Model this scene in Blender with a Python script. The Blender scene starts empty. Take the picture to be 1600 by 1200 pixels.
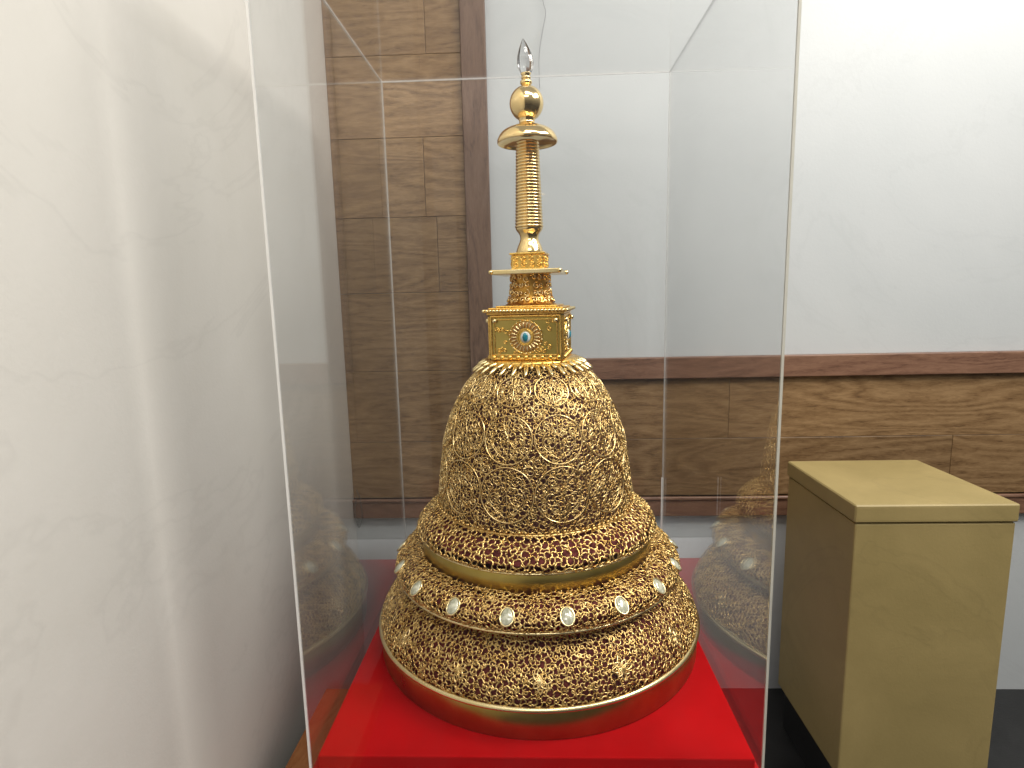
import bpy, bmesh, math, random
import numpy as np
from mathutils import Vector, Matrix
from mathutils.geometry import delaunay_2d_cdt

random.seed(7); rng = np.random.default_rng(11)
S = bpy.context.scene
C = S.collection
PI = math.pi

# ------------------------------------------------------------------ camera
F = 907.0
def nrm(v): return v / np.linalg.norm(v)
_d = nrm(np.array([32., -139., F]))                 # depth axis seen by the lens (x right, y down, z forward)
_n = np.array([130., 5916., F]); _n = nrm(_n - _d * _n.dot(_d)); _n = nrm(_n)
_x = np.cross(_n, _d)
cam = bpy.data.cameras.new('camera'); cam_o = bpy.data.objects.new('camera', cam); C.objects.link(cam_o)
cam.sensor_width = 36.0; cam.lens = 36.0 * F / 1600.0; cam.clip_start = 0.01; cam.clip_end = 60
right = Vector((_x[0], _d[0], -_n[0])); down = Vector((_x[1], _d[1], -_n[1])); fwd = Vector((_x[2], _d[2], -_n[2]))
M = Matrix((right, -down, -fwd)).transposed().to_4x4(); M.translation = Vector((0, 0, 0.6))
cam_o.matrix_world = M
S.camera = cam_o

# ------------------------------------------------------------------ light
W = bpy.data.worlds.new('World'); S.world = W; W.use_nodes = True
wn = W.node_tree.nodes; wl = W.node_tree.links
bg = wn['Background']
tc = wn.new('ShaderNodeTexCoord'); sp = wn.new('ShaderNodeSeparateXYZ'); rp = wn.new('ShaderNodeValToRGB')
wl.new(tc.outputs['Generated'], sp.inputs[0])
mp = wn.new('ShaderNodeMapRange'); mp.inputs[1].default_value = -1; mp.inputs[2].default_value = 1
wl.new(sp.outputs[2], mp.inputs[0]); wl.new(mp.outputs[0], rp.inputs[0]); wl.new(rp.outputs[0], bg.inputs[0])
cr = rp.color_ramp
cr.elements[0].position = 0.30; cr.elements[0].color = (0.05, 0.04, 0.035, 1)
cr.elements[1].position = 0.70; cr.elements[1].color = (0.75, 0.75, 0.75, 1)
e = cr.elements.new(0.50); e.color = (0.24, 0.235, 0.23, 1)
bg.inputs[1].default_value = 0.62

def area(name, loc, rot, sx, sy, power, col):
    l = bpy.data.lights.new(name, 'AREA'); l.shape = 'RECTANGLE'; l.size = sx; l.size_y = sy
    l.energy = power; l.color = col
    o = bpy.data.objects.new(name, l); C.objects.link(o); o.location = loc; o.rotation_euler = rot
    return o
area('ceiling_light', (0.55, -0.15, 2.35), (math.radians(12), math.radians(6), 0), 1.5, 0.35, 30, (1.0, 0.965, 0.91))
area('ceiling_light', (-0.25, -1.3, 2.3), (math.radians(30), 0, 0), 1.6, 0.5, 22, (1.0, 0.97, 0.93))
area('ceiling_light', (1.50, 0.38, 1.95), (0, math.radians(52), 0), 0.5, 1.3, 58, (1.0, 0.96, 0.90))
S.view_settings.view_transform = 'Standard'; S.view_settings.look = 'None'
S.view_settings.exposure = -0.12; S.view_settings.gamma = 1.0
S.render.engine = 'CYCLES'
S.cycles.transparent_max_bounces = 24; S.cycles.max_bounces = 10; S.cycles.glossy_bounces = 5
S.cycles.transmission_bounces = 8
S.cycles.caustics_reflective = False; S.cycles.sample_clamp_indirect = 4.0

# ------------------------------------------------------------------ materials
def mat(name):
    m = bpy.data.materials.new(name); m.use_nodes = True
    return m, m.node_tree.nodes, m.node_tree.links, m.node_tree.nodes['Principled BSDF']
def noise(n, l, scale, detail=4, rough=.55, vec=None, dist=0):
    t = n.new('ShaderNodeTexNoise'); t.inputs['Scale'].default_value = scale
    t.inputs['Detail'].default_value = detail; t.inputs['Roughness'].default_value = rough
    t.inputs['Distortion'].default_value = dist
    if vec is None:
        c = n.new('ShaderNodeTexCoord'); vec = c.outputs['Object']
    l.new(vec, t.inputs['Vector']); return t
def ramp(n, l, src, stops):
    r = n.new('ShaderNodeValToRGB'); l.new(src, r.inputs[0]); e = r.color_ramp.elements
    while len(e) < len(stops): e.new(.5)
    for k, (p, c) in enumerate(stops):
        e[k].position = p; e[k].color = (*c, 1) if len(c) == 3 else c
    return r
def bump(n, l, src, b, strength, dist):
    k = n.new('ShaderNodeBump'); k.inputs['Strength'].default_value = strength; k.inputs['Distance'].default_value = dist
    l.new(src, k.inputs['Height']); l.new(k.outputs[0], b.inputs['Normal']); return k

def gold(name, c1, c2, rough, scale=60, bs=0.15, bd=0.0006):
    m, n, l, b = mat(name)
    b.inputs['Metallic'].default_value = 1.0
    t = noise(n, l, scale, 5)
    r = ramp(n, l, t.outputs[0], [(0.3, c1), (0.7, c2)]); l.new(r.outputs[0], b.inputs['Base Color'])
    rr = n.new('ShaderNodeMapRange'); rr.inputs[3].default_value = rough * .7; rr.inputs[4].default_value = rough * 1.4
    l.new(t.outputs[0], rr.inputs[0]); l.new(rr.outputs[0], b.inputs['Roughness'])
    if bs: bump(n, l, t.outputs[0], b, bs, bd)
    return m
M_LACE = gold('filigree_gold', (0.48, 0.28, 0.075), (0.96, 0.70, 0.29), 0.27, 55)
M_WIRE = gold('scroll_wire_gold', (0.62, 0.40, 0.13), (0.98, 0.77, 0.40), 0.24, 60)
M_BAND = gold('polished_gold_band', (0.42, 0.31, 0.07), (0.56, 0.42, 0.12), 0.30, 18, .06)
M_RIM = gold('rim_gold', (0.82, 0.64, 0.30), (0.92, 0.76, 0.42), 0.22, 30, .08)
M_SPIRE = gold('spire_gold', (0.86, 0.62, 0.27), (0.93, 0.72, 0.38), 0.13, 25, .05)
M_DEEP = gold('deep_yellow_gold', (0.78, 0.47, 0.10), (0.95, 0.64, 0.18), 0.26, 120, .5, .0008)

m, n, l, b = mat('dark_inner_shade')  # maroon that paints the shade seen through the dome's openings
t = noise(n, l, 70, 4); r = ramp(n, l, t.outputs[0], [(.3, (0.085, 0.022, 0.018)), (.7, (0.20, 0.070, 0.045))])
l.new(r.outputs[0], b.inputs['Base Color']); b.inputs['Roughness'].default_value = .8; M_SHADE = m

m, n, l, b = mat('red_inner_shade')  # redder version, shade painted behind the openings of the lace tiers
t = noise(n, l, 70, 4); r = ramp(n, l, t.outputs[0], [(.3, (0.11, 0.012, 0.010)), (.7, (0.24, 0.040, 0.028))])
l.new(r.outputs[0], b.inputs['Base Color']); b.inputs['Roughness'].default_value = .8; M_SHADE2 = m

m, n, l, b = mat('red_cloth')
t = noise(n, l, 9, 4); r = ramp(n, l, t.outputs[0], [(.3, (0.42, 0.002, 0.003)), (.7, (0.52, 0.003, 0.005))])
l.new(r.outputs[0], b.inputs['Base Color']); b.inputs['Roughness'].default_value = .85
b.inputs['Specular IOR Level'].default_value = .06; b.inputs['Sheen Weight'].default_value = .1; b.inputs['Sheen Tint'].default_value = (1, .02, .02, 1)
w1 = noise(n, l, 1400, 2); w2 = noise(n, l, 7, 3)
mx = n.new('ShaderNodeMath'); mx.operation = 'MULTIPLY_ADD'; mx.inputs[1].default_value = .08
l.new(w1.outputs[0], mx.inputs[0]); l.new(w2.outputs[0], mx.inputs[2])
bump(n, l, mx.outputs[0], b, .5, .006); M_RED = m

def plaster(name, c1, c2, scale=3.0, rough=.6):
    m, n, l, b = mat(name)
    t = noise(n, l, scale, 6, .6, dist=.6); r = ramp(n, l, t.outputs[0], [(.3, c1), (.7, c2)])
    l.new(r.outputs[0], b.inputs['Base Color']); b.inputs['Roughness'].default_value = rough
    t2 = noise(n, l, 180, 4); bump(n, l, t2.outputs[0], b, .12, .002)
    return m
def streaks(m, strength):
    # settled hairlines and hand-trowelled mottling, fixed to the wall itself
    n, l = m.node_tree.nodes, m.node_tree.links; b = n['Principled BSDF']; src = b.inputs['Base Color'].links[0].from_socket
    big = noise(n, l, 1.3, 5, .65, dist=1.5); v = ramp(n, l, big.outputs[0], [(.485, (1, 1, 1)), (.50, (1 - strength,) * 3), (.515, (1, 1, 1))])
    mot = noise(n, l, 9, 6, .7); v2 = ramp(n, l, mot.outputs[0], [(.3, (1 - strength * .7,) * 3), (.7, (1, 1, 1))])
    a = n.new('ShaderNodeMix'); a.data_type = 'RGBA'; a.blend_type = 'MULTIPLY'; a.inputs[0].default_value = 1
    l.new(src, a.inputs[6]); l.new(v2.outputs[0], a.inputs[7])
    c = n.new('ShaderNodeMix'); c.data_type = 'RGBA'; c.blend_type = 'MULTIPLY'; c.inputs[0].default_value = 1
    l.new(a.outputs[2], c.inputs[6]); l.new(v.outputs[0], c.inputs[7]); l.new(c.outputs[2], b.inputs['Base Color'])
M_WALL = plaster('grey_wall_paint', (0.450, 0.472, 0.475), (0.495, 0.512, 0.512), 1.5, .55)
M_LEFT = plaster('pale_plaster', (0.575, 0.555, 0.505), (0.63, 0.61, 0.565), 2.2, .5)
streaks(M_LEFT, .045); streaks(M_WALL, .03)
M_WHITE = plaster('white_plinth_paint', (0.62, 0.63, 0.65), (0.68, 0.69, 0.71), 5, .45)
M_FLOOR = plaster('dark_floor', (0.008, 0.008, 0.008), (0.02, 0.02, 0.02), 8, .35)
M_BEIGE = plaster('olive_beige_board', (0.25, 0.19, 0.07), (0.33, 0.25, 0.10), 4, .55)

def wood(name, dark, mid, light, vertical=False, rough=.45, tonevar=.35):
    m, n, l, b = mat(name)
    c = n.new('ShaderNodeTexCoord'); at = n.new('ShaderNodeAttribute'); at.attribute_name = 'plank'; at.attribute_type = 'GEOMETRY'
    ofs = n.new('ShaderNodeVectorMath'); ofs.operation = 'SCALE'; ofs.inputs['Scale'].default_value = 7.3
    l.new(at.outputs['Color'], ofs.inputs[0])
    ad = n.new('ShaderNodeVectorMath'); ad.operation = 'ADD'; l.new(c.outputs['Object'], ad.inputs[0]); l.new(ofs.outputs[0], ad.inputs[1])
    mpg = n.new('ShaderNodeMapping'); mpg.inputs['Scale'].default_value = (1.0, .3, .17) if vertical else (.17, .3, 1.0)
    l.new(ad.outputs[0], mpg.inputs[0])
    n0 = noise(n, l, 7, 3, .5, mpg.outputs[0], .4)             # large cathedral figure
    k = n.new('ShaderNodeMath'); k.operation = 'MULTIPLY'; k.inputs[1].default_value = 17; l.new(n0.outputs[0], k.inputs[0])
    sn = n.new('ShaderNodeMath'); sn.operation = 'PINGPONG'; sn.inputs[1].default_value = .5; l.new(k.outputs[0], sn.inputs[0])
    fine = noise(n, l, 240, 6, .65, mpg.outputs[0], .8)
    a1 = n.new('ShaderNodeMath'); a1.operation = 'MULTIPLY_ADD'; a1.inputs[1].default_value = .55
    l.new(sn.outputs[0], a1.inputs[0]); l.new(fine.outputs[0], a1.inputs[2])
    r = ramp(n, l, a1.outputs[0], [(.34, dark), (.56, mid), (.86, light)])
    blot = noise(n, l, 2.2, 2, .5)
    mr = n.new('ShaderNodeMapRange'); mr.inputs[3].default_value = 1 - tonevar; mr.inputs[4].default_value = 1 + tonevar
    av = n.new('ShaderNodeMath'); av.operation = 'MULTIPLY_ADD'; av.inputs[1].default_value = .5
    hf = n.new('ShaderNodeMath'); hf.operation = 'MULTIPLY'; hf.inputs[1].default_value = .5
    l.new(blot.outputs[0], hf.inputs[0]); l.new(at.outputs['Fac'], av.inputs[0]); l.new(hf.outputs[0], av.inputs[2])
    l.new(av.outputs[0], mr.inputs[0])
    sc = n.new('ShaderNodeVectorMath'); sc.operation = 'SCALE'; l.new(r.outputs[0], sc.inputs[0]); l.new(mr.outputs[0], sc.inputs['Scale'])
    l.new(sc.outputs[0], b.inputs['Base Color']); b.inputs['Roughness'].default_value = rough
    bump(n, l, a1.outputs[0], b, .25, .001)
    return m
M_OAK = wood('brown_oak', (0.085, 0.044, 0.016), (0.172, 0.098, 0.041), (0.258, 0.160, 0.075))
M_TRIM = wood('reddish_oak_trim', (0.09, 0.042, 0.024), (0.16, 0.080, 0.048), (0.22, 0.118, 0.072), tonevar=.12)
M_TRIMV = wood('reddish_oak_post', (0.07, 0.037, 0.022), (0.125, 0.070, 0.043), (0.165, 0.098, 0.063), True, tonevar=.12)
M_ORANGE = wood('orange_wood', (0.20, 0.07, 0.015), (0.30, 0.11, 0.03), (0.36, 0.15, 0.05), True, tonevar=.1)

# clear acrylic: what passes straight through mixed with a Schlick reflection and a faint veil of dust
def acrylic(name, tint, veil):
    m, n, l, b = mat(name); n.remove(b); out = n['Material Output']
    lw = n.new('ShaderNodeLayerWeight'); lw.inputs[0].default_value = .5
    p = n.new('ShaderNodeMath'); p.operation = 'POWER'; p.inputs[1].default_value = 4.1; l.new(lw.outputs['Facing'], p.inputs[0])
    f = n.new('ShaderNodeMath'); f.operation = 'MULTIPLY_ADD'; f.inputs[1].default_value = .96; f.inputs[2].default_value = .02
    l.new(p.outputs[0], f.inputs[0])
    tr = n.new('ShaderNodeBsdfTransparent'); tr.inputs[0].default_value = (*tint, 1)
    gl = n.new('ShaderNodeBsdfGlossy'); gl.inputs['Roughness'].default_value = .0
    df = n.new('ShaderNodeBsdfDiffuse'); df.inputs[0].default_value = (.8, .8, .8, 1)
    t = noise(n, l, 5, 6, .7, dist=1.2)
    v = n.new('ShaderNodeMapRange'); v.inputs[1].default_value = .35; v.inputs[2].default_value = .85
    v.inputs[3].default_value = veil * .3; v.inputs[4].default_value = veil * 2.2
    l.new(t.outputs[0], v.inputs[0])
    m0 = n.new('ShaderNodeMixShader'); l.new(v.outputs[0], m0.inputs[0]); l.new(tr.outputs[0], m0.inputs[1]); l.new(df.outputs[0], m0.inputs[2])
    m1 = n.new('ShaderNodeMixShader'); l.new(f.outputs[0], m1.inputs[0]); l.new(m0.outputs[0], m1.inputs[1]); l.new(gl.outputs[0], m1.inputs[2])
    l.new(m1.outputs[0], out.inputs[0]); return m
M_ACR = acrylic('clear_acrylic', (.994, .996, .996), .003)
def seam(name, col, a):
    m, n, l, b = mat(name)
    b.inputs['Base Color'].default_value = (*col, 1); b.inputs['Roughness'].default_value = .25
    t = noise(n, l, 25, 3); mr = n.new('ShaderNodeMapRange'); mr.inputs[3].default_value = a * .7; mr.inputs[4].default_value = min(1, a * 1.3)
    l.new(t.outputs[0], mr.inputs[0]); l.new(mr.outputs[0], b.inputs['Alpha']); return m
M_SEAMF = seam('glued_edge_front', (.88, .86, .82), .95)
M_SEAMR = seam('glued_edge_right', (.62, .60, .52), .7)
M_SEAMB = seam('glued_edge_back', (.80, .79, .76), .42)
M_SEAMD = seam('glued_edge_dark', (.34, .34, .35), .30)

m, n, l, b = mat('rock_crystal')
b.inputs['Transmission Weight'].default_value = 1; b.inputs['Roughness'].default_value = .02; b.inputs['IOR'].default_value = 1.5; M_CRY = m
m, n, l, b = mat('moonstone')
t = noise(n, l, 160, 3); r = ramp(n, l, t.outputs[0], [(.35, (.36, .36, .25)), (.65, (.68, .66, .50))]); l.new(r.outputs[0], b.inputs['Base Color'])
b.inputs['Roughness'].default_value = .08; b.inputs['Coat Weight'].default_value = 1; b.inputs['Subsurface Weight'].default_value = .0; M_GEM = m
def plain(name, c, rough, metal=0):
    m, n, l, b = mat(name); t = noise(n, l, 200, 3)
    r = ramp(n, l, t.outputs[0], [(.3, tuple(x * .85 for x in c)), (.7, tuple(min(1, x * 1.1) for x in c))]); l.new(r.outputs[0], b.inputs['Base Color'])
    b.inputs['Roughness'].default_value = rough; b.inputs['Metallic'].default_value = metal; return m
M_TURQ = plain('turquoise', (.01, .20, .26), .1)
M_PEARL = plain('pearl_white', (.72, .74, .68), .2)
M_CORAL = plain('amber_enamel', (.50, .22, .04), .25)
M_DRUM = gold('shaded_amber_gold', (0.42, 0.20, 0.03), (0.62, 0.34, 0.07), 0.35, 120, .4, .0008)
M_CORD = plain('grey_cord', (.22, .22, .23), .5)
M_DCORD = plain('dark_cord', (.07, .07, .06), .4)

# ------------------------------------------------------------------ mesh helpers
def link(name, me, m, parent=None, smooth=True):
    me.materials.append(m)
    if smooth: me.polygons.foreach_set('use_smooth', [True] * len(me.polygons))
    o = bpy.data.objects.new(name, me); C.objects.link(o)
    if parent: o.parent = parent
    return o
def obj(name, V, Fc, m, parent=None, smooth=True):
    me = bpy.data.meshes.new(name); V = np.asarray(V, np.float32)
    Fa = Fc if isinstance(Fc, np.ndarray) else None
    if Fa is not None:
        k = Fa.shape[1]; me.vertices.add(len(V)); me.vertices.foreach_set('co', V.ravel())
        me.loops.add(Fa.size); me.loops.foreach_set('vertex_index', Fa.ravel().astype(np.int32))
        me.polygons.add(len(Fa)); me.polygons.foreach_set('loop_start', np.arange(0, Fa.size, k, dtype=np.int32))
        me.polygons.foreach_set('loop_total', np.full(len(Fa), k, np.int32)); me.update(calc_edges=True)
    else:
        me.from_pydata([tuple(map(float, v)) for v in V], [], Fc); me.update()
    return link(name, me, m, parent, smooth)
class MB:
    def __init__(s): s.V = []; s.F = []; s.n = 0
    def add(s, V, Fq):
        s.V.append(np.asarray(V, float).reshape(-1, 3)); s.F += [tuple(int(i) + s.n for i in f) for f in Fq]; s.n += len(s.V[-1])
    def addq(s, VF): s.add(VF[0], VF[1].tolist())
    def build(s, name, m, parent=None, smooth=True): return obj(name, np.concatenate(s.V), s.F, m, parent, smooth)
def bevel_box(name, x0, x1, y0, y1, z0, z1, m, parent=None, bev=.002, seg=2):
    bm = bmesh.new(); bmesh.ops.create_cube(bm, size=1)
    for v in bm.verts:
        v.co = Vector(((x0 + x1) / 2 + v.co.x * (x1 - x0), (y0 + y1) / 2 + v.co.y * (y1 - y0), (z0 + z1) / 2 + v.co.z * (z1 - z0)))
    if bev: bmesh.ops.bevel(bm, geom=list(bm.edges), offset=bev, segments=seg, profile=.7, affect='EDGES')
    me = bpy.data.meshes.new(name); bm.to_mesh(me); bm.free()
    return link(name, me, m, parent, False)
def lathe(prof, cx=0, cy=0, n=96):
    prof = np.asarray(prof, float); th = np.linspace(0, 2 * PI, n, endpoint=False)
    V = np.stack([cx + prof[:, None, 0] * np.cos(th), cy + prof[:, None, 0] * np.sin(th), np.repeat(prof[:, None, 1], n, 1)], -1).reshape(-1, 3)
    Fq = []
    for k in range(len(prof) - 1):
        for j in range(n):
            Fq.append((k * n + j, k * n + (j + 1) % n, (k + 1) * n + (j + 1) % n, (k + 1) * n + j))
    return V, np.array(Fq)
def tubes(P, Nn, rad, sides=5, caps=False):
    """P [N,K,3] centre lines, Nn [N,K,3] surface normals, rad [N,K]"""
    T = np.empty_like(P); T[:, 1:-1] = P[:, 2:] - P[:, :-2]; T[:, 0] = P[:, 1] - P[:, 0]; T[:, -1] = P[:, -1] - P[:, -2]
    T /= np.linalg.norm(T, axis=-1, keepdims=True) + 1e-12
    B = np.cross(T, Nn); B /= np.linalg.norm(B, axis=-1, keepdims=True) + 1e-12
    U = np.cross(B, T)
    a = np.linspace(0, 2 * PI, sides, endpoint=False) + .3
    V = P[:, :, None] + rad[:, :, None, None] * (B[:, :, None] * np.cos(a)[None, None, :, None] + U[:, :, None] * np.sin(a)[None, None, :, None])
    N, K = P.shape[:2]
    idx = np.arange(N * K * sides).reshape(N, K, sides); nx = np.roll(idx, -1, 2)
    Fq = np.stack([idx[:, :-1], nx[:, :-1], nx[:, 1:], idx[:, 1:]], -1).reshape(-1, 4)
    return V.reshape(-1, 3), Fq
def join(parts):
    Vs, Fs, o = [], [], 0
    for V, Fq in parts: Vs.append(V); Fs.append(Fq + o); o += len(V)
    return np.concatenate(Vs), np.concatenate(Fs)
def balls(P, r, nth=7, nph=4):
    ph = np.linspace(0.12, PI - .12, nph); th = np.linspace(0, 2 * PI, nth, endpoint=False)
    u = np.stack([np.sin(ph)[:, None] * np.cos(th), np.sin(ph)[:, None] * np.sin(th), np.repeat(np.cos(ph)[:, None], nth, 1)], -1).reshape(-1, 3)
    r = np.broadcast_to(np.asarray(r), (len(P),))
    V = (P[:, None] + r[:, None, None] * u).reshape(-1, 3)
    f = []
    for i in range(nph - 1):
        for j in range(nth): f.append((i * nth + j, (i + 1) * nth + j, (i + 1) * nth + (j + 1) % nth, i * nth + (j + 1) % nth))
    f = np.array(f); Fq = (np.arange(len(P))[:, None, None] * len(u) + f[None]).reshape(-1, 4)
    return V, Fq
def tag(o, label=None, cat=None, group=None, kind=None):
    if label: o['label'] = label
    if cat: o['category'] = cat
    if group: o['group'] = group
    if kind: o['kind'] = kind
    return o
def empty(name, loc=(0, 0, 0)):
    o = bpy.data.objects.new(name, None); C.objects.link(o); o.location = loc; o.empty_display_size = .05; return o
def path_tube(name, pts, r, m, parent=None, sides=8):
    P = np.array(pts, float)[None]; Nn = np.zeros_like(P); Nn[..., 1] = 1; Nn[..., 0] = .3
    V, Fq = tubes(P, Nn, np.full(P.shape[:2], r), sides); return obj(name, V, Fq, m, parent)
def smooth_path(pts, n=40):
    pts = np.array(pts, float); t = np.linspace(0, len(pts) - 1, n); out = []
    for u in t:
        i = min(int(u), len(pts) - 2); f = u - i
        p0 = pts[max(i - 1, 0)]; p1 = pts[i]; p2 = pts[i + 1]; p3 = pts[min(i + 2, len(pts) - 1)]
        out.append(.5 * ((2 * p1) + (-p0 + p2) * f + (2 * p0 - 5 * p1 + 4 * p2 - p3) * f * f + (-p0 + 3 * p1 - 3 * p2 + p3) * f ** 3))
    return np.array(out)

# ------------------------------------------------------------------ the setting
WY = 1.43      # back wall face
WX = -0.469    # left wall face
wall = bevel_box('wall_back', WX - .12, 1.9, WY, WY + .1, -.46, 2.0, M_WALL, bev=0); tag(wall, kind='structure')
wall = bevel_box('wall_left', WX - .12, WX, -1.2, WY - .001, -.46, 2.0, M_LEFT, bev=.003); tag(wall, kind='structure')
fl = bevel_box('floor', -3, 3, -2, WY + .1, -.50, -.45, M_FLOOR, bev=0); tag(fl, kind='structure')

streaks(M_BEIGE, .07)
# wood cladding: tall strip at the left, low wainscot running right
ct = empty('wood_wall_panelling', (0.2, WY, .04))
tag(ct, 'brown oak plank cladding with reddish moulding on the grey wall behind the clear case', 'wall panelling')
def planks(name, rects, m, y0, y1):
    mb_v, mb_f, tone = [], [], []
    bmj = bmesh.new(); lay = bmj.verts.layers.float_color.new('plank')
    for (x0, x1, z0, z1) in rects:
        r = bmesh.ops.create_cube(bmj, size=1); vs = r['verts']; g = .0004
        for v in vs: v.co = Vector(((x0 + x1) / 2 + v.co.x * (x1 - x0 - 2 * g), (y0 + y1) / 2 + v.co.y * (y1 - y0), (z0 + z1) / 2 + v.co.z * (z1 - z0 - 2 * g)))
        es = set(); [es.update(v.link_edges) for v in vs]
        rb = bmesh.ops.bevel(bmj, geom=list(es), offset=.0008, segments=1, affect='EDGES')
        c = (random.random(), random.random(), random.random(), 1)
        for v in rb['verts']: v[lay] = c
        for v in vs:
            if v.is_valid: v[lay] = c
    me = bpy.data.meshes.new(name); bmj.to_mesh(me); bmj.free()
    return link(name, me, m, None, False)
zs = [.0403 + .052, .2397, .42, .612, .79, .97, 1.15, 1.33, 1.51]
rects = []
for k in range(1, len(zs) - 1):
    sx = [-.245, -.262, -.225, -.25, -.27, -.235, -.26][k - 1]
    rects += [(WX, sx, zs[k], zs[k + 1]), (sx, -.1545, zs[k], zs[k + 1])] if k in (3, 4, 6) else [(WX, -.1545, zs[k], zs[k + 1])]
rects += [(WX, -.02, zs[0], zs[1]), (-.02, 1.02, zs[0], zs[1]), (1.02, 1.9, zs[0], zs[1]),
          (-.097, .4776, zs[1], .3916), (.4776, 1.3, zs[1], .3916), (1.3, 1.9, zs[1], .3916), (-.1545, -.097, zs[1], .3916)]
o = planks('plank_field', rects, M_OAK, WY - .012, WY - .001); o.parent = ct; o.location = -ct.location
def trim(name, x0, x1, z0, z1, d, m):
    o = bevel_box(name, x0, x1, WY - d, WY - .001, z0, z1, m, bev=.004, seg=3); o.parent = ct; o.location = -ct.location; return o
trim('post_moulding', -.1545, -.097, .392, 1.6, .022, M_TRIMV)
trim('top_rail', -.097, 1.9, .392, .4438, .026, M_TRIM)
trim('bottom_rail', WX, 1.9, .0403, .0915, .020, M_TRIM)
trim('bead_strip', WX, 1.9, .0835, .0915, .024, M_TRIM)

# plinth, red board, case
CX0, CX1, CY0, CY1, CZ0, CZ1 = -.305, .287, .672, 1.268, -.022, 1.042
pl = empty('display_plinth', ((CX0 + CX1) / 2, CY0, -.45))
tag(pl, 'plinth under the clear display case with a red cloth cover over its top', 'plinth')
for nm, a_, mm in (('plinth_body', (CX0 + .002, CX1 - .002, CY0 + .002, CY1 - .002, -.45, -.121), M_WHITE), ('cloth_cover', (CX0 - .001, CX1 + .001, CY0 - .001, CY1 + .001, -.12, CZ0), M_RED)):
    o = bevel_box(nm, *a_, mm, bev=.002); o.parent = pl; o.location = -pl.location
o = bevel_box('white_ledge', CX0 - .001, CX1 + .001, CY1 + .003, WY - .002, -.45, CZ0 - .001, M_WHITE, bev=.002)
tag(o, 'white painted ledge filling the gap between the red plinth and the wall', 'ledge')
rb = bevel_box('red_cloth_board', CX0 + .009, CX1 - .008, CY0 + .008, CY1 - .005, CZ0 + .001, 0, M_RED, bev=.004, seg=4)
tag(rb, 'bright red cloth covered board the gold reliquary stands on', 'display board')

cs = empty('display_case', ((CX0 + CX1) / 2, CY0, CZ0))
tag(cs, 'tall clear acrylic display case closed over the golden reliquary', 'display case')
T = .003
def pane(name, a, m=M_ACR):
    o = bevel_box(name, *a, m, bev=0); o.parent = cs; o.location = -cs.location; return o
g = T + .0004
pane('front_pane', (CX0 + g, CX1 - g, CY0, CY0 + T, CZ0 + .001, CZ1 - g))
pane('back_pane', (CX0 + g, CX1 - g, CY1 - T, CY1, CZ0 + .001, CZ1 - g))
pane('side_pane', (CX0, CX0 + T, CY0 + g, CY1 - g, CZ0 + .001, CZ1 - g))
pane('side_pane', (CX1 - T, CX1, CY0 + g, CY1 - g, CZ0 + .001, CZ1 - g))
pane('top_pane', (CX0 + g, CX1 - g, CY0 + g, CY1 - g, CZ1 - T, CZ1))
for a_ in ((CX1 - .0055, CX1 - .0036, CY1 - .0060, CY1 - .0036, CZ0 + .001, .190), (.160, .1615, CY1 - .0060, CY1 - .0036, CZ0 + .001, .190)):
    pane('acrylic_batten', a_, M_SEAMF)
h = T
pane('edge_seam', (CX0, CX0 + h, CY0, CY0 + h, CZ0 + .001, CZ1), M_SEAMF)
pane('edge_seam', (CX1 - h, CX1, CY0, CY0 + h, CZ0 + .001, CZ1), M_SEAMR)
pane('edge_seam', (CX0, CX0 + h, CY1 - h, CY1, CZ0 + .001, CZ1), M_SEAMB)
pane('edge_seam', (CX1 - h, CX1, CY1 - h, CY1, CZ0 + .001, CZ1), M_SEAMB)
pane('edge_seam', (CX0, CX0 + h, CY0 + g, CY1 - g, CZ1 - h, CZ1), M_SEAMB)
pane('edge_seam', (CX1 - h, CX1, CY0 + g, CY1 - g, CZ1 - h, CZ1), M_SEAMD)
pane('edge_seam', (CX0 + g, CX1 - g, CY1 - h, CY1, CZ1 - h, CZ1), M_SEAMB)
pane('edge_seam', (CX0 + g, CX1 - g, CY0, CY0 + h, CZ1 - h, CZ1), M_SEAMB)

pane('edge_seam', (CX0 + g, CX1 - g, CY0 - .0004, CY0 - .0001, CZ0 + .001, CZ0 + .0028), M_SEAMB)
# side objects
bx = empty('storage_cabinet', (.72, 1.16, -.45)); tag(bx, 'olive beige cabinet with rounded edges standing right of the case', 'cabinet')
o = bevel_box('cabinet_lid', .574, .862, 1.018, 1.302, .180, .214, M_BEIGE, bx, bev=.006, seg=3); o.location = -bx.location
o = bevel_box('cabinet_body', .577, .859, 1.021, 1.299, -.34, .178, M_BEIGE, bx, bev=.005, seg=4); o.location = -bx.location
o = bevel_box('cabinet_base', .590, .85, 1.04, 1.29, -.45, -.341, M_FLOOR, bx, bev=.002); o.location = -bx.location
o = bevel_box('orange_wood_shelf', -.42, CX0 - .006, .30, 1.03, -.20, -.16, M_ORANGE, bev=.003)
tag(o, 'orange brown wooden board low between the plinth and the pale left wall', 'wooden board')
pts = smooth_path([(-.001, WY - .006, 1.6), (.004, WY - .006, 1.42), (.033, WY - .006, 1.26), (.040, WY - .006, 1.23), (.032, WY - .006, 1.19), (.024, WY - .006, 1.14), (.024, WY - .006, 1.07)])
o = path_tube('hanging_wire', pts, .0007, M_CORD); tag(o, 'thin grey wire hanging down the grey wall above the crystal finial', 'wire')
pts = smooth_path([(-.457, WY - .024, .10), (-.463, WY - .026, .06), (-.455, WY - .027, .02), (-.445, WY - .026, .05), (-.449, WY - .024, .095), (-.456, WY - .024, .12)])
o = path_tube('cable_loop', pts, .0016, M_DCORD); tag(o, 'small dark looped cable on the wood rail in the left wall corner', 'cable')

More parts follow.
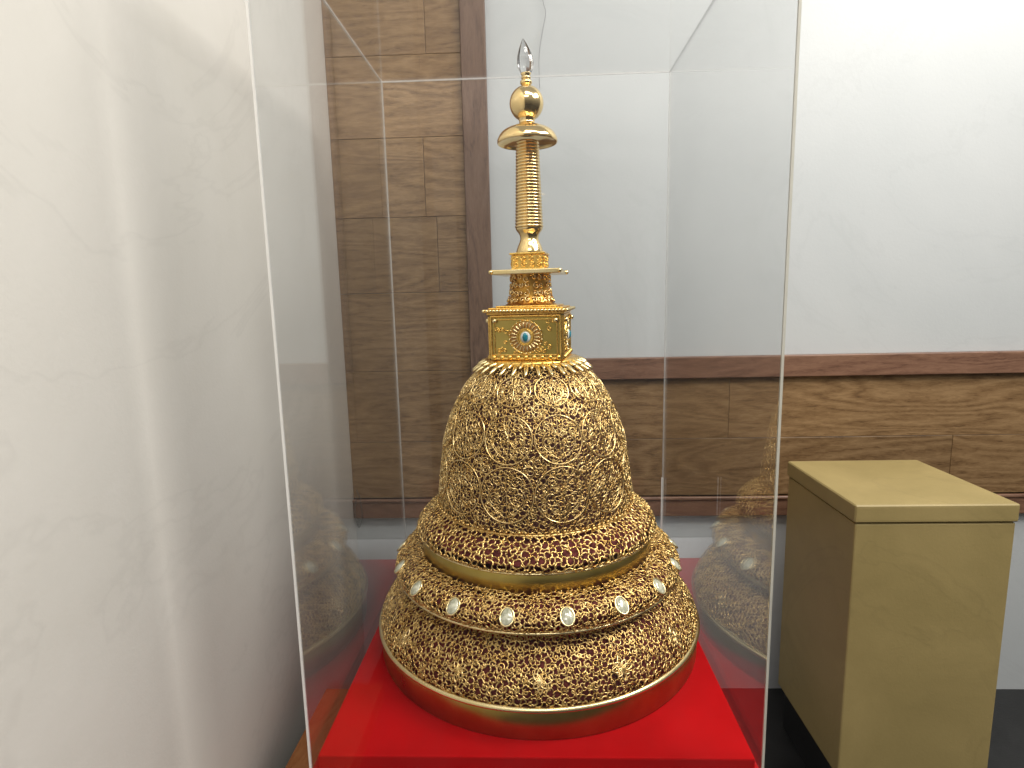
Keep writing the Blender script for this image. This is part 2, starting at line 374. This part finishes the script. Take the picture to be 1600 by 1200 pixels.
# ------------------------------------------------------------------ the reliquary
AX, AY = 0.0, 0.985
R0 = empty('golden_stupa_reliquary', (AX, AY, 0)); R0.rotation_euler.y = -.005
tag(R0, 'gold filigree stupa reliquary with bell dome, ringed spire and crystal tip on red cloth', 'reliquary')
def part(name, VF, m, parent=None, smooth=True):
    return obj(name, VF[0], VF[1], m, parent or R0, smooth)   # geometry around the axis; R0 gives the place

class Surf:
    """surface of revolution with conformal coordinates u (angle), v"""
    def __init__(s, prof, n=400):
        p = smooth_path(prof, n); dl = np.linalg.norm(np.diff(p, axis=0), axis=1)
        s.l = np.r_[0, np.cumsum(dl)]; s.p = p; r = p[:, 0]
        s.v = np.r_[0, np.cumsum(dl / ((r[1:] + r[:-1]) / 2))]
        t = np.gradient(p, axis=0); t /= np.linalg.norm(t, axis=1, keepdims=True); s.nr = np.stack([t[:, 1], -t[:, 0]], 1)
    def at(s, u, v, off=0):
        r = np.interp(v, s.v, s.p[:, 0]); z = np.interp(v, s.v, s.p[:, 1]); a = np.interp(v, s.v, s.nr[:, 0]); b = np.interp(v, s.v, s.nr[:, 1])
        N = np.stack([a * np.cos(u), a * np.sin(u), b], -1)
        P = np.stack([r * np.cos(u), r * np.sin(u), z], -1) + N * np.asarray(off)[..., None] if np.ndim(off) else np.stack([r * np.cos(u), r * np.sin(u), z], -1) + N * off
        return P, N
    def net(s, cell, rad, jit=.43, bow=.34, K=4, sides=4, off=0):
        us, vs = [], []; L = s.l[-1]; rows = max(2, int(round(L / (cell * .9))))
        for i in range(-1, rows + 2):
            l = (i + .0) * L / rows; r = np.interp(l, s.l, s.p[:, 0]); v = np.interp(l, s.l, s.v) + (min(l, 0) / r if l < 0 else (l - L) / r if l > L else 0)
            n = max(8, int(round(2 * PI * r / cell))); base = rng.random() * 2 * PI
            k = np.arange(n); u = (k + (i % 2) * .5 + rng.uniform(-jit, jit, n)) * 2 * PI / n
            us.append(np.mod(u, 2 * PI)); vs.append(v + rng.uniform(-jit, jit, n) * cell * .9 / r)
        u = np.concatenate(us); v = np.concatenate(vs); mg = .35
        a = u < mg; b = u > 2 * PI - mg
        u2 = np.r_[u, u[a] + 2 * PI, u[b] - 2 * PI]; v2 = np.r_[v, v[a], v[b]]
        res = delaunay_2d_cdt([Vector((x, y)) for x, y in zip(u2, v2)], [], [], 0, 1e-7)
        vt = np.array([tuple(q) for q in res[0]]); tr = np.array([f for f in res[2] if len(f) == 3])
        A, B, D = vt[tr[:, 0]], vt[tr[:, 1]], vt[tr[:, 2]]
        d = 2 * (A[:, 0] * (B[:, 1] - D[:, 1]) + B[:, 0] * (D[:, 1] - A[:, 1]) + D[:, 0] * (A[:, 1] - B[:, 1]))
        a2, b2, c2 = (A ** 2).sum(1), (B ** 2).sum(1), (D ** 2).sum(1)
        cc = np.stack([(a2 * (B[:, 1] - D[:, 1]) + b2 * (D[:, 1] - A[:, 1]) + c2 * (A[:, 1] - B[:, 1])) / d,
                       (a2 * (D[:, 0] - B[:, 0]) + b2 * (A[:, 0] - D[:, 0]) + c2 * (B[:, 0] - A[:, 0])) / d], 1)
        cen = (A + B + D) / 3; cc = cc * .6 + cen * .4
        em = {}; pairs = []
        for ti, t in enumerate(tr.tolist()):
            for x, y in ((t[0], t[1]), (t[1], t[2]), (t[2], t[0])):
                k = (x, y) if x < y else (y, x)
                if k in em: pairs.append((em[k], ti))
                else: em[k] = ti
        pr = np.array(pairs); P, Q = cc[pr[:, 0]], cc[pr[:, 1]]
        mid = (P + Q) / 2; ok = (mid[:, 0] >= 0) & (mid[:, 0] < 2 * PI) & (P[:, 1] > 0) & (Q[:, 1] > 0) & (P[:, 1] < s.v[-1]) & (Q[:, 1] < s.v[-1])
        P, Q = P[ok], Q[ok]; ln = np.linalg.norm(Q - P, axis=1); ok = ln < .25; P, Q = P[ok], Q[ok]
        t = np.linspace(-.04, 1.04, K)[None, :, None]; dv = Q - P; pp = np.stack([-dv[:, 1], dv[:, 0]], 1)
        bw = rng.uniform(-bow, bow, len(P)); bw += np.sign(bw) * bow * .4
        c = P[:, None] + dv[:, None] * t + pp[:, None] * (bw[:, None] * 4 * (t[..., 0] * (1 - t[..., 0])))[..., None]
        of = off + rng.uniform(-.0004, .0004, (len(P), 1)) + np.zeros((1, K))
        X, Nn = s.at(c[..., 0], c[..., 1], of)
        w = rad * (1 + .35 * np.abs(np.linspace(-1, 1, K)) ** 2)[None] * rng.uniform(.75, 1.25, (len(P), 1))
        s.verts_uv = cc
        return tubes(X, Nn, w, sides)
    def curves(s, cs, rad, off, sides=5):
        """cs [N,K,2] in (u,v)"""
        cs = np.asarray(cs); X, Nn = s.at(cs[..., 0], np.clip(cs[..., 1], 0, s.v[-1]), off)
        tp = np.ones(cs.shape[1]); 
        return tubes(X, Nn, rad * np.ones(cs.shape[:2]), sides)
    def v_of_z(s, z): return float(np.interp(z, s.p[:, 1], s.v))
    def r_of_v(s, v): return float(np.interp(v, s.v, s.p[:, 0]))
def spiral(r0, turns, K, a0, hand, r1=.12):
    t = np.linspace(0, 1, K); r = r0 * (1 - t * (1 - r1)); a = a0 + hand * turns * 2 * PI * t
    return np.stack([r * np.cos(a), r * np.sin(a)], -1)
def scatter_spirals(s, cell, r0, K=16, turns=1.15, keep=1.0):
    out = []; L = s.l[-1]; rows = max(1, int(L / cell))
    for i in range(rows):
        l = (i + .5) * L / rows; r = np.interp(l, s.l, s.p[:, 0]); v = np.interp(l, s.l, s.v); n = int(2 * PI * r / cell)
        for k in range(n):
            if rng.random() > keep: continue
            q = r0 * rng.uniform(.7, 1.15) / r; sp_ = spiral(q, turns * rng.uniform(.8, 1.2), K, rng.uniform(0, 2 * PI), rng.choice([-1, 1]))
            out.append(sp_ + [(k + (i % 2) * .5 + rng.uniform(-.25, .25)) * 2 * PI / n, v + rng.uniform(-.2, .2) * cell / r])
    return np.array(out)

def lace(name, prof, cell, rad, scell, srad, wires=None, gran=.25, grad=1.5, inset=.010):
    s = Surf(prof)
    parts = [s.net(cell, rad)]
    if scell:
        sc = scatter_spirals(s, scell, scell * .42, keep=.8); parts.append(s.curves(sc, srad, rad * .9, 4))
    cc = s.verts_uv; cc = cc[(cc[:, 0] > 0) & (cc[:, 0] < 2 * PI) & (cc[:, 1] > 0) & (cc[:, 1] < s.v[-1])]
    cc = cc[rng.random(len(cc)) < gran]
    X, _ = s.at(cc[:, 0], cc[:, 1], rad * .8); parts.append(balls(X, rad * grad * rng.uniform(.8, 1.3, len(X)), 6, 4))
    o = part(name, join(parts), M_LACE)
    # added core inside the openwork, its dark colour standing for the shade there
    li = part('inner_shade_core', lathe(np.stack([s.p[::20, 0] - inset * s.nr[::20, 0], s.p[::20, 1] - inset * s.nr[::20, 1]], 1), n=96), M_SHADE if 'dome' in name else M_SHADE2, o)
    return s, o

# base band, rim
part('base_band', lathe([(.276, .0005), (.277, .002), (.277, .040), (.276, .0425)], n=192), M_BAND)
part('base_rim', lathe([(.270, .0425), (.279, .0425), (.2815, .045), (.2815, .0475), (.279, .050), (.2745, .0505), (.273, .049)], n=192), M_RIM)
s1, o1 = lace('lower_lace_tier', [(.2765, .050), (.2738, .062), (.2660, .077), (.2545, .091), (.2420, .103), (.2300, .113), (.2190, .120)], .0078, .00098, .0120, .0010)
ros = []
v0_ = float(np.interp(.080, s1.p[:, 1], s1.v))
for k in range(14):
    u0 = -PI / 2 + (k + .02) * 2 * PI / 14; t = np.linspace(0, 1, 20); lv = []
    for q in range(8):
        a_ = q * PI / 4; rr = .062 * (1 if q % 2 == 0 else .75)
        for sg in (-1, 1):
            w_ = sg * .014 * np.sin(t * PI); x_ = rr * t
            lv.append(np.stack([u0 + x_ * math.cos(a_) - w_ * math.sin(a_), v0_ + x_ * math.sin(a_) + w_ * math.cos(a_)], -1))
    ro = part('leaf_rosette', join([s1.curves(np.array(lv), .0012, .0014, 5)]), M_WIRE, o1)
part('middle_rim', lathe([(.236, .1335), (.2435, .1335), (.2457, .136), (.2440, .1385), (.240, .139)], n=192), M_RIM)
part('middle_under_ring', lathe([(.242, .1342), (.232, .128), (.222, .121)], n=160), M_BAND)
s2, o2 = lace('gem_lace_tier', [(.2440, .138), (.2462, .1465), (.2430, .1560), (.2340, .1640), (.2225, .1700), (.2100, .1730), (.1990, .1740)], .0074, .0010, .0120, .00095)
part('polished_band', lathe([(.1985, .171), (.2000, .1720), (.2000, .2005), (.1985, .202)], n=192), M_BAND)
part('upper_rim', lathe([(.197, .2015), (.2035, .2020), (.205, .2038), (.2035, .2056), (.2, .206)], n=192), M_RIM)
s3, o3 = lace('upper_lace_tier', [(.2035, .205), (.2065, .211), (.2035, .2195), (.1945, .229), (.1825, .2375), (.1695, .2455), (.166, .249)], .0095, .0013, None, 0)

# dome with ring medallions
dprof = [(.1665, .2470), (.1665, .2560), (.1645, .2870), (.1603, .3200), (.1530, .3640), (.1385, .4070), (.1150, .4500), (.0900, .4780), (.0790, .4880)]
sd, od = lace('filigree_dome', dprof, .0074, .00074, .0120, .00075, gran=.35, grad=1.9)
wires, thin = [], []
def motif(u0, v0, rr, big):
    """ring medallion with palmette and mirrored scrolls, rr = angular radius"""
    a = np.linspace(0, 2 * PI, 41)
    wires.append(np.stack([u0 + rr * np.cos(a), v0 + rr * np.sin(a)], -1))
    def addt(c): thin.append(np.stack([u0 + rr * c[:, 0], v0 + rr * c[:, 1]], -1))
    for h in (-1, 1):
        t = np.linspace(0, 1, 24)
        # big C scrolls rising from the foot
        c = np.stack([h * (.08 + .62 * np.sin(t * PI * .78)), -.80 + 1.05 * t], -1); addt(c)
        for (cx, cy, r0, tn, a0) in ((.42, -.12, .30, 1.4, PI), (.36, .45, .24, 1.3, 0), (.66, .22, .17, 1.1, 1.2), (.30, -.55, .20, 1.2, 2.2), (.70, -.40, .16, 1.1, 3.4), (.17, .16, .14, 1.0, 0)):
            s_ = spiral(r0, tn, 24, a0, 1, .15); c = np.stack([h * (cx + s_[:, 0]), cy + s_[:, 1]], -1); addt(c)
        c = np.stack([h * .5 * np.sin(t * PI * .5) * .5, .1 + .75 * t ** 1.3], -1); addt(c)
    t = np.linspace(0, 1, 24); addt(np.stack([.02 * np.sin(t * 6), -.85 + 1.7 * t], -1))
OFF = -PI / 2 + math.radians(15)
for z, f in ((.3070, 1.0), (.3880, .98), (.4560, .92)):
    v0 = sd.v_of_z(z); r = sd.r_of_v(v0)
    for k in range(12): motif(OFF + k * PI / 6, v0, PI / 12 * f * (.98), 1)
# connecting fans between medallions
for z in (.3480, .4260):
    v0 = sd.v_of_z(z)
    for k in range(12):
        u0 = OFF + (k + .5) * PI / 6
        for q in range(4):
            s_ = spiral(.062, 1.3, 24, q * PI / 2, 1 if q % 2 else -1, .15)
            thin.append(np.stack([u0 + .06 * math.cos(q * PI / 2 + .78) + s_[:, 0], v0 + .06 * math.sin(q * PI / 2 + .78) + s_[:, 1]], -1))
part('ring_medallions', sd.curves(np.array(wires), .00110, .0016, 6), M_WIRE, od)
part('scroll_work', sd.curves(np.array(thin), .00078, .0011, 5), M_WIRE, od)
X, _ = sd.at(rng.uniform(0, 2 * PI, 900), rng.uniform(.02, sd.v[-1] - .02, 900), .0014)
part('granulation', balls(X, rng.uniform(.0010, .0019, 900), 8, 5), M_WIRE, od)
# dome foot ring and beads
part('dome_foot_ring', lathe([(.168, .2445), (.1695, .2455), (.1700, .2470), (.1690, .2485), (.167, .2490)], n=160), M_LACE)
a = np.linspace(0, 2 * PI, 110, endpoint=False)
part('bead_row', balls(np.stack([.1705 * np.cos(a), .1705 * np.sin(a), np.full(110, .2520)], -1), rng.uniform(.0018, .0030, 110), 8, 6), M_LACE)

# lotus petals under the square box
pv = MB()
for ring, (cnt, r0, z0, r1, z1, wd) in enumerate(((30, .0775, .4915, .0985, .4715, .0092), (30, .074, .4945, .089, .482, .0080))):
    for k in range(cnt):
        th = 2 * PI * (k + .5 * ring) / cnt; V = []; n1, n2 = 7, 5
        for i in range(n1):
            t = i / (n1 - 1); w = wd * (math.sin(PI * min(1, .18 + .82 * (1 - t) ** .7)) if t < 1 else 0.02) * .5 + .0003
            w = wd * .5 * (1 - t ** 2.5) + .0003
            for j in range(n2):
                q = (j / (n2 - 1) - .5) * 2; rr = r0 + (r1 - r0) * t; zz = z0 + (z1 - z0) * t
                lift = .0035 * math.sin(PI * t * .9) * (1 - q * q) + .004 * t * t
                x = rr + lift * .8; y = q * w; z = zz + lift
                V.append((x * math.cos(th) - y * math.sin(th), x * math.sin(th) + y * math.cos(th), z))
        Fq = [(i * n2 + j, i * n2 + j + 1, (i + 1) * n2 + j + 1, (i + 1) * n2 + j) for i in range(n1 - 1) for j in range(n2 - 1)]
        pv.add(V, Fq)
o = pv.build('lotus_petal_collar', M_RIM, R0); md = o.modifiers.new('t', 'SOLIDIFY'); md.thickness = .0008
part('collar_seat', lathe([(.001, .4965), (.078, .4965), (.081, .492), (.0785, .486)], n=96), M_DEEP)

# square box (harmika)
HB = bpy.data.objects.new('square_shrine_box', bpy.data.meshes.new('square_shrine_box')); 
def box_mb(mb, x0, x1, y0, y1, z0, z1):
    V = [(x, y, z) for x in (x0, x1) for y in (y0, y1) for z in (z0, z1)]
    mb.add(V, [(0, 1, 3, 2), (4, 6, 7, 5), (0, 4, 5, 1), (2, 3, 7, 6), (0, 2, 6, 4), (1, 5, 7, 3)])
HR = math.radians(-9.0)
hb = .0585
mb = MB(); box_mb(mb, -hb, hb, -hb, hb, .4970, .5705)
o = mb.build('shrine_box', M_BAND, R0, False); o.rotation_euler.z = HR; bm_ = o.modifiers.new('b', 'BEVEL'); bm_.width = .0015; bm_.segments = 2
box = o
# frames, corner posts, relief and medallion on each face
def face_xf(P, k):
    P = np.asarray(P, float); a = k * PI / 2; c, s_ = math.cos(a), math.sin(a)
    x, y = P[..., 0], P[..., 1]; return np.stack([x * c - y * s_, x * s_ + y * c, P[..., 2]], -1)
fr = []; rel = []
for k in range(4):
    y = -hb - .0012
    for (p, q, r) in (((-.056, y, .4995), (.056, y, .4995), .0022), ((-.056, y, .5675), (.056, y, .5675), .0020), ((-.056, y, .4995), (-.056, y, .5675), .0020), ((.056, y, .4995), (.056, y, .5675), .0020),
                      ((-.050, y, .5055), (.050, y, .5055), .0009), ((-.050, y, .562), (.050, y, .562), .0009), ((-.0505, y, .5055), (-.0505, y, .562), .0009), ((.0505, y, .5055), (.0505, y, .562), .0009)):
        P = face_xf(np.linspace(p, q, 8), k)[None]; Nn = face_xf(np.tile([0., -1., 0.], (8, 1)), k)[None]
        fr.append(tubes(P, Nn, np.full((1, 8), r), 8))
    # crumpled diaper scrolls beside the medallion
    cs_ = []
    for q in range(46):
        cx = rng.uniform(-.047, .047); cz = rng.uniform(.5075, .5600)
        if math.hypot(cx, cz - .534) < .027: continue
        s_ = spiral(rng.uniform(.003, .005), 1.3, 14, rng.uniform(0, 6.28), rng.choice([-1, 1])); cs_.append(face_xf(np.stack([cx + s_[:, 0], np.full(14, y + .0006), cz + s_[:, 1]], -1), k))
    cs_ = np.array(cs_); loc_ = face_xf(cs_[:, 0], -k)[:, 0]
    for half in (cs_[loc_ < -.004], cs_[loc_ > .004]): rel.append(tubes(half, np.broadcast_to(face_xf([0., -1., 0.], k), half.shape), np.full(half.shape[:2], .0010), 5))
part('frame_moulding', join(fr), M_DEEP, box)
for q_ in rel: part('scroll_relief', q_, M_DEEP, box)
# foot scallops along the bottom of the box
P = []
for k in range(4):
    for x in np.linspace(-.052, .052, 9): P.append(face_xf([x, -hb - .002, .5015], k))
part('foot_beads', balls(np.array(P), .0042, 8, 6), M_DEEP, box)
P = [face_xf([sx * .049, -hb - .0045, .5605], k) for k in range(4) for sx in (-1, 1)]
for q_ in P: part('corner_stud', balls(np.array([q_]), .0042, 10, 7), M_RIM, box)
def disc_ring(r0, r1, y0, bulge, k, n=40):
    prof = [(r0, 0), (r0 * .75 + r1 * .25, bulge * .8), ((r0 + r1) / 2, bulge), (r1 * .75 + r0 * .25, bulge * .8), (r1, 0)]
    th = np.linspace(0, 2 * PI, n, endpoint=False); V = np.array([[r * math.cos(t), y0 - d, .534 + r * math.sin(t)] for r, d in prof for t in th])
    Fq = np.array([(i * n + j, i * n + (j + 1) % n, (i + 1) * n + (j + 1) % n, (i + 1) * n + j) for i in range(4) for j in range(n)])
    return face_xf(V, k), Fq
for k in range(4):
    y = -hb - .001
    md_ = part('sun_medallion', join([disc_ring(.0245, .0275, y, .0022, k), disc_ring(.0115, .0135, y, .0035, k), disc_ring(.0001, .025, y, .0008, k)]), M_DEEP); md_.rotation_euler.z = HR
    rays = []; gr = []
    for q in range(22):
        t = q * 2 * PI / 22; d = np.array([math.cos(t), 0, math.sin(t)]); b0 = np.array([0, y - .002, .534])
        P = face_xf(np.array([b0 + d * .0145, b0 + d * .018, b0 + d * .0215, b0 + d * .0238]), k)[None]
        rays.append(tubes(P, np.broadcast_to(face_xf([0., -1., 0.], k), P.shape), np.array([[.0006, .0013, .0015, .0004]]), 6))
        gr.append(face_xf(np.array([0, y - .0015, .534]) + np.array([math.cos(t + .14), 0, math.sin(t + .14)]) * .0262, k))
    part('sun_rays', join(rays), M_RIM, md_); part('rim_granules', balls(np.array(gr), .0016, 7, 5), M_RIM, md_)
    part('amber_ring', disc_ring(.0135, .0240, y - .0004, .0012, k), M_CORAL, md_)
    V, Fq = balls(np.array([[0., 0, 0]]), 1.0, 20, 12); E_ = face_xf(V * [.0082, .0032, .0090] + [0, y - .0022, .534], k); part('pearl_oval', (E_, Fq), M_PEARL, md_)
    E_ = face_xf(V * [.0046, .0035, .0072] + [0, y - .0042, .534], k); part('turquoise_stone', (E_, Fq), M_TURQ, md_)
mb = MB(); hp = .0665
for (w, z0, z1) in ((.0625, .5700, .5735), (hp, .5735, .5785), (.060, .5785, .5812), (.050, .5812, .5840)): box_mb(mb, -w, w, -w, w, z0, z1 - .0001)
o = mb.build('cornice_plate', M_DEEP, R0, False); o.rotation_euler.z = HR; bm_ = o.modifiers.new('b', 'BEVEL'); bm_.width = .0012; bm_.segments = 2
P = [face_xf([x, -hp - .0003, .5762], k) for k in range(4) for x in np.linspace(-hp, hp, 25)[:-1]]
part('cornice_beads', balls(np.array(P), .0027, 8, 6), M_RIM, o)

# neck drum with scrolls, cross plate, collar
part('neck_drum', lathe(smooth_path([(.044, .584), (.0385, .588), (.0345, .597), (.0325, .610), (.0315, .625), (.0320, .634)], 24), n=80), M_DRUM)
sn = Surf([(.0400, .588), (.0355, .597), (.0335, .610), (.0325, .625), (.0325, .634)])
sc = scatter_spirals(sn, .0105, .0056, keep=1); part('neck_scrolls', sn.curves(sc, .0012, .0010, 5), M_WIRE)
mb = MB(); q = .0550; box_mb(mb, -q, q, -q, q, .6335, .6410)
o = mb.build('cross_plate', M_RIM, R0, False); o.rotation_euler.z = HR; bm_ = o.modifiers.new('b', 'BEVEL'); bm_.width = .0014; bm_.segments = 2
P = [face_xf([sx * q, -q, .6375], k) for k in range(4) for sx in (1,)]
for q_ in P: part('corner_knob', balls(np.array([q_]), .0038, 10, 8), M_RIM, o)
mb = MB(); q = .0265; box_mb(mb, -q, q, -q, q, .6415, .6650); box_mb(mb, -q - .0025, q + .0025, -q - .0025, q + .0025, .6651, .6685); box_mb(mb, -q - .001, q + .001, -q - .001, q + .001, .6412, .6435)
o = mb.build('square_collar', M_DEEP, R0, False); o.rotation_euler.z = HR; bm_ = o.modifiers.new('b', 'BEVEL'); bm_.width = .001; bm_.segments = 2
rel = []
for k in range(4):
    cs_ = []
    for (cx, cz) in [(x, z) for x in (-.019, -.0065, .0065, .019) for z in (.649, .659)]:
        s_ = spiral(.0052, 1.5, 16, rng.uniform(0, 6), rng.choice([-1, 1])); cs_.append(face_xf(np.stack([cx + s_[:, 0], np.full(16, -q - .0008), cz + s_[:, 1]], -1), k))
    cs_ = np.array(cs_); rel.append(tubes(cs_, np.broadcast_to(face_xf([0., -1., 0.], k), cs_.shape), np.full(cs_.shape[:2], .0011), 5))
for q_ in rel: part('collar_relief', q_, M_DEEP, o)
part('spire_foot', lathe(smooth_path([(.0225, .6686), (.0222, .672), (.0195, .680), (.0160, .688), (.0150, .694), (.0172, .700), (.0216, .706), (.0224, .709)], 40), n=72), M_SPIRE)
prof = []
z0, z1, nr = .709, .845, 27
for i in range(nr):
    for (f, d) in ((0.02, -.0016), (.18, -.0003), (.4, .0006), (.62, .0006), (.84, -.0003), (.98, -.0016)):
        t = (i + f) / nr; prof.append((.0232 + (.0184 - .0232) * t ** .8 + d, z0 + (z1 - z0) * t))
part('ringed_spire', lathe(prof, n=64), M_SPIRE)
part('umbrella_disc', lathe(smooth_path([(.0150, .8560), (.0300, .8530), (.0425, .8470), (.0468, .8425), (.0480, .8420), (.0487, .8440), (.0478, .8490), (.0430, .8570), (.0350, .8630), (.0250, .8670), (.0160, .8695), (.0125, .8740), (.0135, .8790)], 60), n=96), M_SPIRE)
th = np.linspace(-1.05, 1.42, 30)
part('orb_finial', lathe([(.0272 * math.cos(t), .9025 + .0272 * math.sin(t)) for t in th], n=72), M_SPIRE)
part('finial_bead', lathe(smooth_path([(.004, .9270), (.0065, .9278), (.0058, .9295), (.0092, .9325), (.0090, .9360), (.0062, .9385), (.0078, .9405), (.0066, .9430), (.001, .9440)], 40), n=48), M_SPIRE)
# flame-shaped crystal, flattened and bent at the tip
prof = smooth_path([(.0045, .9435), (.0095, .9500), (.0128, .9600), (.0125, .9700), (.0098, .9800), (.0055, .9900), (.0010, .9990)], 30)
V, Fq = lathe(prof, n=12)
V[:, 1] *= .62; t = np.clip((V[:, 2] - .944) / .055, 0, 1); V[:, 0] += -.0035 * t ** 2
bmv = MB(); bmv.add(V, Fq.tolist()); n_ = 12; bmv.F.append(tuple(range(n_))[::-1]); bmv.F.append(tuple(range(29 * n_, 30 * n_)))
bmv.build('crystal_finial', M_CRY, R0, False)
# prong cups holding the crystal
part('crystal_cup', lathe([(.0060, .9435), (.0085, .9470), (.0080, .9478), (.0052, .9440)], n=32), M_SPIRE)

# eighteen moonstones with gold bezels round the middle tier
Vg, Fg = balls(np.array([[0., 0, 0]]), 1.0, 20, 12)
Vs = Vg * [.0090, .0034, .0118]; Vs[:, 0] *= 1 - .22 * Vs[:, 2] / .0118
a = np.linspace(0, 2 * PI, 33)
P = np.stack([.0098 * np.cos(a), np.zeros(33), .0125 * np.sin(a)], -1)[None]
Vb, Fb = tubes(P, np.broadcast_to([0., -1., 0.], P.shape), np.full((1, 33), .0016), 7)
v0 = s2.v_of_z(.157) if False else float(np.interp(.1585, s2.p[:, 1], s2.v))
g0 = None
for k in range(18):
    th = -PI / 2 + math.radians(10 + 20 * k); X, N_ = s2.at(np.array([th]), np.array([v0]), .0010)
    if g0 is None:
        gm = obj('gemstone', Vs, Fg, M_GEM, R0); bz = obj('bezel', Vb, Fb, M_RIM, gm); g0 = (gm, bz)
    else:
        gm = g0[0].copy(); C.objects.link(gm); gm.parent = R0; bz = g0[1].copy(); C.objects.link(bz); bz.parent = gm
    gm.location = Vector(X[0]); nv = Vector(N_[0]); tang = Vector((-math.sin(th), math.cos(th), 0)); up = nv.cross(tang)
    Rm = Matrix((tang, -nv, nv.cross(tang))).transposed(); gm.rotation_euler = Rm.to_euler()
